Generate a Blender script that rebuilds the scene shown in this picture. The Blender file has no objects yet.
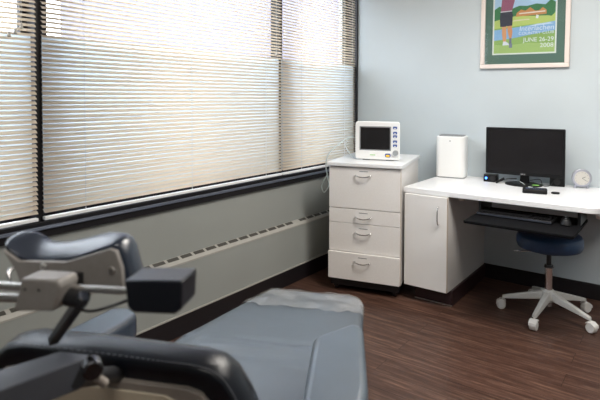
import bpy, bmesh, math, random
from mathutils import Vector, Matrix
random.seed(7)
S = bpy.context.scene
COL = S.collection
R = math.radians

# ------------------------------------------------------------------ camera
cam_d = bpy.data.cameras.new('camera'); cam = bpy.data.objects.new('camera', cam_d); COL.objects.link(cam)
YAW, PITCH, ROLL, FPX = -0.644, 0.0292, -0.0016, 516.75
fw = Vector((math.sin(YAW)*math.cos(PITCH), math.cos(YAW)*math.cos(PITCH), -math.sin(PITCH)))
rt = Vector((math.cos(YAW), -math.sin(YAW), 0)); dn = fw.cross(rt)
r2 = rt*math.cos(ROLL)+dn*math.sin(ROLL); d2 = -rt*math.sin(ROLL)+dn*math.cos(ROLL)
m = Matrix((r2, -d2, -fw)).transposed().to_4x4(); m.translation = (0, 0, 1.33)
cam.matrix_world = m
cam_d.sensor_width = 36; cam_d.lens = FPX*36/600; cam_d.shift_y = -(200-112.63)/600
cam_d.clip_start = .05
cam_d.dof.use_dof = True; cam_d.dof.focus_distance = 3.3; cam_d.dof.aperture_fstop = 4.5
S.camera = cam

# ------------------------------------------------------------------ view, sky, lights
S.view_settings.view_transform = 'Standard'; S.view_settings.look = 'None'
S.view_settings.exposure = 0.45; S.view_settings.gamma = 1; S.view_settings.use_curve_mapping = False
S.cycles.use_denoising = True
S.cycles.max_bounces = 10; S.cycles.diffuse_bounces = 6; S.cycles.transparent_max_bounces = 12
S.cycles.sample_clamp_indirect = 6
w = bpy.data.worlds.new('sky'); S.world = w; w.use_nodes = True
bg = w.node_tree.nodes['Background']; bg.inputs[0].default_value = (.90, .94, 1, 1); bg.inputs[1].default_value = 5.6

def area(name, loc, size, energy, col=(1, .94, .86), rot=(0, 0, 0)):
    l = bpy.data.lights.new(name, 'AREA'); l.shape = 'RECTANGLE'; l.size, l.size_y = size
    l.energy = energy; l.color = col
    o = bpy.data.objects.new(name, l); o.location = loc; o.rotation_euler = rot; COL.objects.link(o)
CEIL = 2.62
LAMPS = [(-.45, 2.35, 40), (.8, 1.9, 16), (.1, -.4, 9)]  # last one is an added fill that brightens the chair shell
for i, (x, y, e) in enumerate(LAMPS):
    area('ceiling_light_lamp', (x, y, CEIL-.035), (1.1, .55), e)

# ------------------------------------------------------------------ materials
def mat(name, col, rough=.5, metal=0, spec=.5, **kw):
    mt = bpy.data.materials.new(name); mt.use_nodes = True
    b = mt.node_tree.nodes['Principled BSDF']
    b.inputs['Base Color'].default_value = (*col, 1); b.inputs['Roughness'].default_value = rough
    b.inputs['Metallic'].default_value = metal; b.inputs['Specular IOR Level'].default_value = spec
    for k, v in kw.items(): b.inputs[k.replace('_', ' ')].default_value = v
    return mt
def noisy(mt, scale=30, amt=.15, bump=0, bscale=200, stretch=(1, 1, 1)):
    """multiply base colour by a soft noise; optional fine bump"""
    nt = mt.node_tree; b = nt.nodes['Principled BSDF']; n = nt.nodes
    tc = n.new('ShaderNodeTexCoord'); mp = n.new('ShaderNodeMapping'); mp.inputs['Scale'].default_value = stretch
    nt.links.new(tc.outputs['Object'], mp.inputs[0])
    nz = n.new('ShaderNodeTexNoise'); nz.inputs['Scale'].default_value = scale; nz.inputs['Detail'].default_value = 4
    nt.links.new(mp.outputs[0], nz.inputs[0])
    c = b.inputs['Base Color'].default_value[:]
    rp = n.new('ShaderNodeValToRGB'); rp.color_ramp.elements[0].position = .3; rp.color_ramp.elements[1].position = .7
    rp.color_ramp.elements[0].color = (*[v*(1-amt) for v in c[:3]], 1); rp.color_ramp.elements[1].color = (*[min(1, v*(1+amt)) for v in c[:3]], 1)
    nt.links.new(nz.outputs[0], rp.inputs[0]); nt.links.new(rp.outputs[0], b.inputs['Base Color'])
    if bump:
        n2 = n.new('ShaderNodeTexNoise'); n2.inputs['Scale'].default_value = bscale; nt.links.new(mp.outputs[0], n2.inputs[0])
        bp = n.new('ShaderNodeBump'); bp.inputs['Strength'].default_value = bump; bp.inputs['Distance'].default_value = .002
        nt.links.new(n2.outputs[0], bp.inputs['Height']); nt.links.new(bp.outputs[0], b.inputs['Normal'])
    return mt
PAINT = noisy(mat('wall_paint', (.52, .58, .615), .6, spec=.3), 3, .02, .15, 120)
PAINT_SHADE = noisy(mat('window_wall_paint', (.30, .315, .30), .6, spec=.3), 3, .02, .15, 120)  # same wall paint, shade of the window side put into its colour
CEILM = noisy(mat('ceiling_tile', (.75, .75, .72), .8), 80, .08)
WHITE = noisy(mat('white_laminate', (.80, .79, .78), .35), 6, .015)
WHITEW = noisy(mat('warm_white_laminate', (.80, .78, .765), .4), 90, .02)
TOPW = mat('white_worktop', (.79, .80, .82), .3)
EDGE = mat('edge_band', (.55, .47, .40), .5)
CHROME = mat('chrome', (.75, .75, .76), .18, 1)
STEEL = mat('brushed_steel', (.62, .60, .57), .35, 1)
BLACKM = mat('black_metal', (.012, .012, .014), .4)
FRAME = mat('dark_window_frame', (.008, .007, .009), .5, spec=.3)
LEDGE = mat('anodised_ledge', (.13, .15, .20), .38, .4)
BASE = mat('black_rubber_baseboard', (.010, .008, .010), .45)
BASEBR = mat('brown_rubber_kick', (.030, .014, .016), .35)
BLKPL = noisy(mat('black_plastic', (.006, .006, .007), .42, spec=.25), 400, .3)
TRAYM = noisy(mat('matt_black_tray', (.004, .004, .005), .75, spec=.08), 300, .2)
SCREEN = mat('dark_glass_screen', (.014, .013, .014), .12)
WPL = mat('white_plastic', (.82, .83, .83), .35)
GPL = mat('grey_white_plastic', (.70, .74, .72), .4)
GREYTOP = mat('grey_grille', (.22, .23, .24), .7, spec=.2)
VINYL = noisy(mat('dark_vinyl_sheen_tint', (.058, .074, .094), .40, spec=.9), 12, .06, .25, 500)  # dark vinyl; base raised to blue-grey to carry the reflected sheen
VINYLD = noisy(mat('dark_navy_vinyl', (.004, .006, .011), .30, spec=.45), 20, .10, .25, 400)
VINYLH = noisy(mat('navy_vinyl_sheen_tint', (.009, .017, .035), .25, spec=1.0), 20, .10, .25, 400)  # blue put into the base for the daylight sheen on top faces
SHELL = noisy(mat('beige_shell', (.32, .285, .25), .45), 60, .04)
SHELL2 = noisy(mat('taupe_bracket', (.235, .22, .205), .42), 80, .05)
STOOLB = noisy(mat('blue_stool_vinyl', (.022, .056, .13), .45), 30, .08)
BASEP = mat('pale_grey_nylon', (.58, .58, .56), .4)
CASTER = mat('white_caster', (.75, .74, .72), .4)
SILV = mat('silver_plastic', (.42, .43, .50), .35, .4)
DIAL = mat('clock_dial', (.58, .56, .52), .5)
CORDW = mat('pale_cord', (.62, .68, .66), .4)
BLUEL = mat('blue_light', (.02, .1, .6), .4, Emission_Color=(.08, .3, 1, 1), Emission_Strength=3)
BLUEB = mat('blue_button', (.03, .08, .32), .4)
YEL = mat('yellow_button', (.85, .55, .04), .4)
GREENM = mat('green_mark', (.25, .6, .12), .5)
KNOBG = mat('grey_knob', (.30, .32, .33), .45)

VINYL2 = noisy(mat('arm_vinyl_sheen_tint', (.072, .095, .122), .34, spec=1.0), 12, .06, .25, 500)  # lighter copy of the chair vinyl, brighter sheen put into the base
# blind slats: warm white lacquer, light glows through a little
def slat_mat():
    mt = bpy.data.materials.new('blind_slat'); mt.use_nodes = True; nt = mt.node_tree; n = nt.nodes
    b = n['Principled BSDF']; b.inputs['Base Color'].default_value = (.92, .83, .72, 1); b.inputs['Roughness'].default_value = .4
    t = n.new('ShaderNodeBsdfTranslucent'); t.inputs[0].default_value = (.95, .88, .77, 1)
    mx = n.new('ShaderNodeMixShader'); mx.inputs[0].default_value = .58
    nt.links.new(b.outputs[0], mx.inputs[1]); nt.links.new(t.outputs[0], mx.inputs[2])
    nt.links.new(mx.outputs[0], n['Material Output'].inputs[0]); return mt
SLAT = slat_mat()
def glass_mat():
    mt = bpy.data.materials.new('window_glass'); mt.use_nodes = True; nt = mt.node_tree; n = nt.nodes
    n.remove(n['Principled BSDF'])
    t = n.new('ShaderNodeBsdfTransparent'); t.inputs[0].default_value = (.93, .95, .97, 1)
    g = n.new('ShaderNodeBsdfGlossy'); g.inputs['Roughness'].default_value = .02
    f = n.new('ShaderNodeFresnel'); f.inputs[0].default_value = 1.45
    mx = n.new('ShaderNodeMixShader'); ge = n.new('ShaderNodeNewGeometry'); mu = n.new('ShaderNodeMath'); mu.operation = 'SUBTRACT'; mu.use_clamp = True
    nt.links.new(f.outputs[0], mu.inputs[0]); nt.links.new(ge.outputs['Backfacing'], mu.inputs[1]); nt.links.new(mu.outputs[0], mx.inputs[0])
    nt.links.new(t.outputs[0], mx.inputs[1]); nt.links.new(g.outputs[0], mx.inputs[2])
    nt.links.new(mx.outputs[0], n['Material Output'].inputs[0]); return mt
GLASS = glass_mat()
def film_mat():
    mt = bpy.data.materials.new('clear_plastic_film'); mt.use_nodes = True; nt = mt.node_tree; n = nt.nodes
    b = n['Principled BSDF']; b.inputs['Base Color'].default_value = (.50, .50, .50, 1); b.inputs['Roughness'].default_value = .14
    b.inputs['Specular IOR Level'].default_value = .8
    tc = n.new('ShaderNodeTexCoord'); nz = n.new('ShaderNodeTexNoise'); nz.inputs['Scale'].default_value = 9; nz.inputs['Detail'].default_value = 3
    nt.links.new(tc.outputs['Object'], nz.inputs[0])
    mr = n.new('ShaderNodeMapRange'); mr.inputs[1].default_value = .3; mr.inputs[2].default_value = .7; mr.inputs[3].default_value = .06; mr.inputs[4].default_value = .40
    nt.links.new(nz.outputs[0], mr.inputs[0])
    t = n.new('ShaderNodeBsdfTransparent'); mx = n.new('ShaderNodeMixShader')
    nt.links.new(mr.outputs[0], mx.inputs[0]); nt.links.new(t.outputs[0], mx.inputs[1]); nt.links.new(b.outputs[0], mx.inputs[2])
    nt.links.new(mx.outputs[0], n['Material Output'].inputs[0]); return mt
FILM = film_mat()
def floor_mat():
    mt = bpy.data.materials.new('dark_wood_plank'); mt.use_nodes = True; nt = mt.node_tree; n = nt.nodes; L = nt.links
    b = n['Principled BSDF']; b.inputs['Roughness'].default_value = .38; b.inputs['Specular IOR Level'].default_value = .35
    tc = n.new('ShaderNodeTexCoord')
    br = n.new('ShaderNodeTexBrick'); br.offset = .37; br.inputs['Scale'].default_value = 1
    br.inputs['Brick Width'].default_value = 1.2; br.inputs['Row Height'].default_value = .13; br.inputs['Mortar Size'].default_value = .0012
    br.inputs['Color1'].default_value = (0, 0, 0, 1); br.inputs['Color2'].default_value = (1, 1, 1, 1); br.inputs['Mortar'].default_value = (.5, .5, .5, 1)
    L.new(tc.outputs['Object'], br.inputs[0])
    mp = n.new('ShaderNodeMapping'); mp.inputs['Scale'].default_value = (1.6, 26, 1); L.new(tc.outputs['Object'], mp.inputs[0])
    off = n.new('ShaderNodeVectorMath'); off.operation = 'MULTIPLY_ADD'; L.new(br.outputs['Color'], off.inputs[0]); off.inputs[1].default_value = (9, 7, 3)
    L.new(mp.outputs[0], off.inputs[2])
    nz = n.new('ShaderNodeTexNoise'); nz.inputs['Scale'].default_value = 2.2; nz.inputs['Detail'].default_value = 9; nz.inputs['Roughness'].default_value = .68; nz.inputs['Distortion'].default_value = .5
    L.new(off.outputs[0], nz.inputs[0])
    rp = n.new('ShaderNodeValToRGB'); e = rp.color_ramp.elements
    e[0].position = .30; e[0].color = (.030, .015, .011, 1); e[1].position = .72; e[1].color = (.20, .115, .082, 1)
    k = e.new(.5); k.color = (.080, .040, .029, 1)
    L.new(nz.outputs[0], rp.inputs[0])
    mx = n.new('ShaderNodeMix'); mx.data_type = 'RGBA'; mx.blend_type = 'MULTIPLY'; mx.inputs[0].default_value = 1
    r2 = n.new('ShaderNodeValToRGB'); r2.color_ramp.elements[0].color = (.78, .76, .75, 1); r2.color_ramp.elements[1].color = (1.0, 1.0, 1.0, 1)
    L.new(br.outputs['Color'], r2.inputs[0]); L.new(rp.outputs[0], mx.inputs[6]); L.new(r2.outputs[0], mx.inputs[7])
    m2 = n.new('ShaderNodeMix'); m2.data_type = 'RGBA'; L.new(br.outputs['Fac'], m2.inputs[0]); L.new(mx.outputs[2], m2.inputs[6]); m2.inputs[7].default_value = (.012, .006, .005, 1)
    L.new(m2.outputs[2], b.inputs['Base Color'])
    bp = n.new('ShaderNodeBump'); bp.inputs['Strength'].default_value = .25; bp.inputs['Distance'].default_value = .002
    L.new(nz.outputs[0], bp.inputs['Height']); L.new(bp.outputs[0], b.inputs['Normal'])
    return mt
FLOOR = floor_mat()

# ------------------------------------------------------------------ mesh helpers
def BM(): return bmesh.new()
def box(bm, x0, x1, y0, y1, z0, z1):
    v = [bm.verts.new((x, y, z)) for z in (z0, z1) for y in (y0, y1) for x in (x0, x1)]
    for f in ((0, 2, 3, 1), (4, 5, 7, 6), (0, 1, 5, 4), (2, 6, 7, 3), (0, 4, 6, 2), (1, 3, 7, 5)): bm.faces.new([v[i] for i in f])
    return bm
def frame_of(d):
    d = Vector(d).normalized(); a = Vector((0, 0, 1)) if abs(d.z) < .9 else Vector((1, 0, 0))
    x = a.cross(d).normalized(); return x, d.cross(x)
def cyl(bm, p0, p1, r0, r1=None, seg=20):
    r1 = r0 if r1 is None else r1; p0, p1 = Vector(p0), Vector(p1); x, y = frame_of(p1-p0)
    A = [bm.verts.new(p0+(x*math.cos(t)+y*math.sin(t))*r0) for t in [2*math.pi*i/seg for i in range(seg)]]
    B = [bm.verts.new(p1+(x*math.cos(t)+y*math.sin(t))*r1) for t in [2*math.pi*i/seg for i in range(seg)]]
    bm.faces.new(A[::-1]); bm.faces.new(B)
    for i in range(seg): bm.faces.new((A[i], A[(i+1) % seg], B[(i+1) % seg], B[i]))
    return bm
def lathe(bm, prof, c=(0, 0, 0), seg=32):
    """prof: list of (r, z)"""
    rings = []
    for r, z in prof:
        rings.append([bm.verts.new((c[0]+r*math.cos(2*math.pi*i/seg), c[1]+r*math.sin(2*math.pi*i/seg), c[2]+z)) for i in range(seg)])
    bm.faces.new(rings[0][::-1]); bm.faces.new(rings[-1])
    for a, b in zip(rings, rings[1:]):
        for i in range(seg): bm.faces.new((a[i], a[(i+1) % seg], b[(i+1) % seg], b[i]))
    return bm
def loft(bm, A, B):
    """two closed rings of 3D points with equal counts -> a solid"""
    a = [bm.verts.new(p) for p in A]; b = [bm.verts.new(p) for p in B]; n = len(a)
    bm.faces.new(a[::-1]); bm.faces.new(b)
    for i in range(n): bm.faces.new((a[i], a[(i+1) % n], b[(i+1) % n], b[i]))
    bmesh.ops.recalc_face_normals(bm, faces=bm.faces[:]); return bm
def prism(bm, pts, lo, hi, axis='z'):
    f = {'z': lambda p, h: (p[0], p[1], h), 'y': lambda p, h: (p[0], h, p[1]), 'x': lambda p, h: (h, p[0], p[1])}[axis]
    return loft(bm, [f(p, lo) for p in pts], [f(p, hi) for p in pts])
def smooth_path(pts, n=8):
    P = [Vector(p) for p in pts]; P = [P[0]*2-P[1]]+P+[P[-1]*2-P[-2]]; out = []
    for i in range(1, len(P)-2):
        for k in range(n):
            t = k/n; a, b, c, d = P[i-1:i+3]
            out.append(.5*((2*b)+(c-a)*t+(2*a-5*b+4*c-d)*t*t+(3*b-a-3*c+d)*t**3))
    out.append(P[-2]); return out
def tube(bm, pts, r, seg=10, curved=True):
    P = smooth_path(pts) if curved else [Vector(p) for p in pts]
    rings = []; x = None
    for i, p in enumerate(P):
        d = (P[min(i+1, len(P)-1)]-P[max(i-1, 0)]).normalized()
        if x is None: x, y = frame_of(d)
        else: x = (x-d*x.dot(d)).normalized(); y = d.cross(x)
        rings.append([bm.verts.new(p+(x*math.cos(2*math.pi*k/seg)+y*math.sin(2*math.pi*k/seg))*r) for k in range(seg)])
    bm.faces.new(rings[0][::-1]); bm.faces.new(rings[-1])
    for a, b in zip(rings, rings[1:]):
        for i in range(seg): bm.faces.new((a[i], a[(i+1) % seg], b[(i+1) % seg], b[i]))
    return bm
def rrect(x0, x1, y0, y1, r, n=5, corners=(1, 1, 1, 1)):
    out = []
    for (cx, cy, a0, k) in ((x1-r, y1-r, 0, 0), (x0+r, y1-r, 90, 1), (x0+r, y0+r, 180, 2), (x1-r, y0+r, 270, 3)):
        if corners[k]:
            for i in range(n+1):
                t = R(a0+90*i/n); out.append((cx+r*math.cos(t), cy+r*math.sin(t)))
        else: out.append((cx+(r if k in (0, 3) else -r), cy+(r if k in (0, 1) else -r)))
    return out
def obj(name, bm, mt, parent=None, bev=0, seg=3, smooth=False, sub=0):
    bmesh.ops.recalc_face_normals(bm, faces=bm.faces[:])
    me = bpy.data.meshes.new(name); bm.to_mesh(me); bm.free()
    for k in (mt if isinstance(mt, (list, tuple)) else [mt]): me.materials.append(k)
    o = bpy.data.objects.new(name, me); COL.objects.link(o); o.parent = parent
    if bev:
        b = o.modifiers.new('bevel', 'BEVEL'); b.width = bev; b.segments = seg; b.limit_method = 'ANGLE'; b.angle_limit = R(35)
        b.harden_normals = False
    if sub:
        s = o.modifiers.new('sub', 'SUBSURF'); s.levels = s.render_levels = sub
    if smooth or bev or sub:
        if smooth or sub:
            for p in me.polygons: p.use_smooth = True
        else:
            me.shade_smooth() if hasattr(me, 'shade_smooth') else None
            for p in me.polygons: p.use_smooth = True
            if hasattr(me, 'set_sharp_from_angle'): me.set_sharp_from_angle(angle=R(50))
    return o
def sharp(o, a=40):
    for p in o.data.polygons: p.use_smooth = True
    o.data.set_sharp_from_angle(angle=R(a)); return o
def tag(o, label=None, cat=None, group=None, kind=None):
    for k, v in (('label', label), ('category', cat), ('group', group), ('kind', kind)):
        if v: o[k] = v
    return o
def struct(o): o['kind'] = 'structure'; return o
def thing(name, label, cat, loc=(0, 0, 0), rotz=0, group=None):
    o = bpy.data.objects.new(name, None); COL.objects.link(o); o.location = loc; o.rotation_euler = (0, 0, rotz)
    o.empty_display_size = .1
    return tag(o, label, cat, group)
def text_mesh(name, s, size, mt, parent, loc, rot, align='CENTER', ext=.0004, sx=1, shear=0):
    c = bpy.data.curves.new(name, 'FONT'); c.body = s; c.size = size; c.align_x = align; c.extrude = ext; c.shear = shear
    t = bpy.data.objects.new(name, c); COL.objects.link(t)
    dg = bpy.context.evaluated_depsgraph_get(); dg.update()
    me = bpy.data.meshes.new_from_object(t.evaluated_get(dg)); bpy.data.objects.remove(t)
    me.name = name
    for v in me.vertices: v.co.x *= sx
    me.materials.clear(); me.materials.append(mt)
    o = bpy.data.objects.new(name, me); COL.objects.link(o); o.parent = parent; o.location = loc; o.rotation_euler = rot
    return o

# ------------------------------------------------------------------ room shell
XW, YB, XR, YR = -2.281, 3.87, 2.0, -2.0      # window wall, back wall, right wall, rear wall
SILLZ, HEAD = .755, 2.36
struct(obj('floor', box(BM(), XW-.2, XR+.1, YR-.1, YB+.1, -.08, 0), FLOOR))
struct(obj('ceiling', box(BM(), XW-.2, XR+.1, YR-.1, YB+.1, CEIL, CEIL+.08), CEILM))
struct(obj('wall_back', box(BM(), XW-.2, XR+.1, YB, YB+.1, 0, CEIL), PAINT))
PAINTD = noisy(mat('wall_paint_bounce_cut', (.30, .32, .33), .6, spec=.3), 3, .02, .15, 120)  # unseen walls, colour darkened to weaken the light they bounce
struct(obj('wall_right', box(BM(), XR, XR+.1, YR, YB, 0, CEIL), PAINTD))
struct(obj('wall_rear', box(BM(), XW, XR+.1, YR-.1, YR, 0, CEIL), PAINTD))
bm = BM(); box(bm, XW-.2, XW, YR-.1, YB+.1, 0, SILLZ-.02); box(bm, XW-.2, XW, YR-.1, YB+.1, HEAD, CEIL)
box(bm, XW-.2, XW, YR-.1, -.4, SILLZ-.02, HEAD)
struct(obj('wall_left', bm, PAINT_SHADE))
# baseboards
struct(obj('baseboard_back', box(BM(), XW+.05, XR, YB-.012, YB, 0, .105), BASE, bev=.004))
struct(obj('baseboard_left', box(BM(), XW, XW+.045, YR, YB-.012, 0, .112), BASE, bev=.003))
struct(obj('baseboard_right', box(BM(), XR-.012, XR, YR, YB-.012, 0, .105), BASE, bev=.003))
# sill ledge
bm = BM(); box(bm, XW-.2, XW+.030, -.4, YB, SILLZ-.008, SILLZ)
box(bm, XW+.012, XW+.030, -.4, YB, SILLZ, SILLZ+.006)
o = struct(obj('trim_1', bm, LEDGE, bev=.002))
struct(obj('trim_2', box(BM(), XW-.01, XW+.020, -.4, YB, SILLZ-.042, SILLZ-.008), FRAME, bev=.002))
struct(obj('trim_6', box(BM(), -2.315, XW-.004, -.4, 3.85, SILLZ, SILLZ+.020), FRAME, bev=.002))
# ribbon window: frame bars with their glass
n = 0
XF0, XF1 = -2.42, -2.385
for (a, b) in [(-.36, 1.10), (1.22, 2.868), (2.962, 3.83)]:
    n += 1
    bm = BM()
    box(bm, XF0, XF1, a-.035, b+.035, SILLZ, SILLZ+.055); box(bm, XF0, XF1, a-.035, b+.035, HEAD-.06, HEAD)
    box(bm, XF0, XF1, a-.035, a, SILLZ+.055, HEAD-.06); box(bm, XF0, XF1, b, b+.035, SILLZ+.055, HEAD-.06)
    o = struct(obj('window_%d' % n, bm, FRAME, bev=.003))
    obj('pane', box(BM(), -2.405, -2.400, a, b, SILLZ+.055, HEAD-.06), GLASS, o)
struct(obj('trim_3', box(BM(), -2.42, -2.310, 1.127, 1.158, SILLZ, HEAD), FRAME, bev=.003))

struct(obj('trim_5', box(BM(), -2.419, -2.386, 2.903, 2.927, SILLZ, HEAD), FRAME))
struct(obj('trim_7', box(BM(), -2.384, -2.309, 2.8365, 2.8495, SILLZ+.021, HEAD), FRAME))
# pale translucent boards covering the lower half of each window, behind the blinds
BOARD = bpy.data.materials.new('translucent_board'); BOARD.use_nodes = True
_n = BOARD.node_tree.nodes; _b = _n['Principled BSDF']; _b.inputs['Base Color'].default_value = (.78, .82, .84, 1)
_t = _n.new('ShaderNodeBsdfTranslucent'); _t.inputs[0].default_value = (.78, .84, .88, 1); _m = _n.new('ShaderNodeMixShader'); _m.inputs[0].default_value = .58
BOARD.node_tree.links.new(_b.outputs[0], _m.inputs[1]); BOARD.node_tree.links.new(_t.outputs[0], _m.inputs[2]); BOARD.node_tree.links.new(_m.outputs[0], _n['Material Output'].inputs[0])
for a, b, lab in ((-.38, 1.112, 'pale board behind the leftmost blind over the lower window'), (1.159, 2.836, 'pale board behind the widest blind over the lower window'), (2.850, 3.852, 'pale board behind the corner blind over the lower window')):
    tag(obj('privacy_board', box(BM(), -2.321, -2.317, a, b, SILLZ+.056, 1.605), BOARD), lab, 'window board', 'pale boards behind the blinds')

# ------------------------------------------------------------------ blinds
def blind(y0, y1, cords, label, tassels=()):
    XB = -2.297
    t = thing('window_blind', label, 'blind', (XB, (y0+y1)/2, SILLZ+.025), 0, 'slatted blinds along the window wall'); h = (y1-y0)/2; zb = .018
    top = HEAD-SILLZ-.035
    P, C, TH = .0211, .0244, R(36)
    bm = BM(); z = zb+.022; k = 0
    while z < top-.04:
        rows = []
        for j in range(5):
            s = (j/4-.5)*C; c = .0022*(1-(j/2-1)**2)
            # inner (room) edge low, outer edge high; crown towards the room
            x = -s*math.cos(TH)+c*math.sin(TH); zz = z+s*math.sin(TH)+c*math.cos(TH)
            wob = .0006*math.sin(k*2.1)
            rows.append([bm.verts.new((x, yy, zz+wob)) for yy in (-h, h)])
        for a, b in zip(rows, rows[1:]): bm.faces.new((a[0], a[1], b[1], b[0]))
        z += P; k += 1
    o = obj('slats', bm, SLAT, t, smooth=True)
    o.modifiers.new('thick', 'SOLIDIFY').thickness = .0004
    obj('bottom_rail', box(BM(), -.012, .012, -h, h, 0, .015), WPL, t, bev=.003)
    obj('head_rail', box(BM(), -.014, .014, -h, h, top-.03, top), WPL, t, bev=.002)
    for c in cords:
        bm = BM()
        for dx in (.0135,): cyl(bm, (dx, c-(y0+y1)/2, .01), (dx, c-(y0+y1)/2, top-.02), .0015, seg=6)
        obj('ladder_cord', bm, WPL, t)
    for (cy, cz) in tassels:
        yy = cy-(y0+y1)/2; zz = cz-(SILLZ+.025)
        co = obj('pull_cord', cyl(BM(), (.020, yy, zz), (.020, yy, top-.02), .0010, seg=6), WPL, t)
        obj('tassel', lathe(BM(), [(.002, .022), (.004, .018), (.007, .004), (.0075, 0), (.006, -.004)], (.020, yy, zz), 12), DIAL, co, smooth=True)
    return t
blind(-.36, 1.122, (.3, .83), 'cream slatted blind left of the dark post, cut off by the left photo edge', ((1.03, 1.60), (1.055, 1.625), (1.005, 1.585)))
blind(1.150, 2.838, (1.345, 2.005, 2.66), 'widest cream slatted blind, between the dark post and the middle joint', ((2.76, 1.62),))
blind(2.848, 3.838, (3.062, 3.66), 'narrower cream slatted blind nearest the room corner', ((3.77, 1.64),))

struct(obj('trim_4', box(BM(), -2.42, XW, 3.853, YB-.0005, SILLZ, HEAD), FRAME))
# ------------------------------------------------------------------ convector under the window
con = thing('convector_cover', 'long painted convector cover with dark grille slots under the window', 'radiator', (XW, 1.0, .0))
XC = .045
STRIP = noisy(mat('grille_strip', (.38, .37, .34), .5), 40, .04)
prof = [(0.002, .435), (.030, .420), (XC, .408), (XC, .114), (XC-.03, .114), (.002, .2)]
bm = BM(); prism(bm, prof, -2.9, 2.86, 'y'); obj('cover', bm, PAINT_SHADE, con)
bm = BM(); prism(bm, [(XC-.002, .1138), (XC+.006, .1138), (XC+.006, .122), (XC-.002, .122)], -2.9, 2.86, 'y'); obj('lip', bm, STRIP, con)
# grille band: light strips and dark louvred slots on the sloping top
bm = BM(); prism(bm, [(.004, .4375), (.031, .4245), (.047, .4100), (.047, .402), (.0452, .402), (.003, .4345)], -2.9, 2.86, 'y')
obj('grille_strip', bm, STRIP, con)
DARKS = mat('slot_dark', (.055, .052, .045), .7)
y = -2.158
i = 0
slots = []
while y < 2.8:
    bm = BM(); a, b = y, y+.074
    A = [(.0085, a, .4362), (.0085, b, .4362), (.0300, b, .4258), (.0300, a, .4258)]
    loft(bm, [(p[0], p[1], p[2]) for p in A], [(p[0]+.0006, p[1], p[2]+.0012) for p in A])
    for q in range(1, 9):
        yy = a+(b-a)*q/9; box(bm, .0090, .0300, yy-.0007, yy+.0007, .4262, .4272)
    obj('slot', bm, DARKS, con)
    i += 1; y += .0945 if i % 14 else .16

# ------------------------------------------------------------------ ceiling lights (behind the camera's upper edge)
for i, (x, y, e) in enumerate(LAMPS):
    t = thing('ceiling_light', ['flat ceiling light above the desk', 'flat ceiling light nearest the right wall', 'added unseen fill light on the ceiling behind the treatment chair'][i], 'ceiling light', (x, y, CEIL), 0, 'ceiling lights')
    bm = BM(); box(bm, -.6, .6, -.3, .3, -.012, 0); obj('frame', bm, WPL, t, bev=.003)
    obj('diffuser', box(BM(), -.56, .56, -.26, .26, -.018, -.012), mat('lit_diffuser', (.9, .9, .9), .6, Emission_Color=(1, .97, .93, 1), Emission_Strength=3), t)

# ------------------------------------------------------------------ outdoors, glimpsed between slats
OUTG = noisy(mat('pale_pavement', (.42, .42, .42), .8), 1, .1)
struct(obj('ground', box(BM(), -60, XW-.6, -40, 40, -3.2, -3.0), OUTG))
nb = thing('neighbouring_building', 'pale building outside seen faintly between blind slats', 'building', (-22, 6, -3))
obj('facade', box(BM(), -4, 4, 8, 60, 0, 19), mat('pale_render', (.165, .16, .205), .8), nb)

# ------------------------------------------------------------------ drawer cabinet on casters
def bow_handle(parent, c, half=.052, drop=.011, out=.022, vertical=False, name='handle'):
    """bow pull; c = centre on the face (x, y, z) of a face looking towards -y"""
    pts = []
    for a, o_, d in ((-1, 0, 0), (-1, .6, 0), (-.55, 1, .7), (0, 1.05, 1), (.55, 1, .7), (1, .6, 0), (1, 0, 0)):
        if vertical: pts.append((c[0], c[1]-out*o_, c[2]+a*half))
        else: pts.append((c[0]+a*half, c[1]-out*o_, c[2]-drop*d))
    return obj(name, tube(BM(), pts, .0042, 8), CHROME, parent, smooth=True)
cab = thing('drawer_cabinet', 'white laminate four-drawer cabinet on casters in the window corner', 'cabinet', (-1.973, 2.963, 0), R(14.4))
W, D = .496, .67
bm = BM(); box(bm, 0, W, .019, D, .088, .862); obj('body', bm, WHITEW, cab, bev=.0015)
obj('cabinet_top', box(BM(), -.012, W+.012, -.014, D+.006, .863, .889), TOPW, cab, bev=.004)
for (z0, z1, hz, dr) in ((.578, .856, .815, 0), (.477, .5725, .532, 0), (.281, .474, .426, 0), (.092, .276, .232, -.018)):
    d = obj('drawer', box(BM(), .002, W-.002, dr, .018, z0, z1), WHITEW, cab, bev=.0015)
    bow_handle(d, (.245, dr, hz-.008))
    obj('label_slot', box(BM(), .215, .275, dr-.0012, dr, hz+.016, hz+.020), GREYTOP, d)
obj('edge_band', box(BM(), W-.0015, W+.0006, .001, .018, .09, .858), EDGE, cab)
obj('caster_shade_box', box(BM(), .012, W-.012, .012, D-.02, .040, .0875), BLACKM, cab)  # black box added to stand for the shade between the casters
for (x, y) in ((.045, .045), (W-.045, .045), (.05, D-.06), (W-.05, D-.06)):
    bm = BM(); cyl(bm, (x-.011, y+.008, .027), (x+.011, y+.008, .027), .027, seg=24); k = obj('caster', bm, BLACKM, cab, bev=.003)
    bm = BM(); box(bm, x-.018, x+.018, y-.016, y+.016, .054, .088); box(bm, x-.018, x-.0115, y-.012, y+.022, .02, .058); box(bm, x+.0115, x+.018, y-.012, y+.022, .02, .058)
    obj('fork', bm, BLACKM, k, bev=.001)

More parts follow.
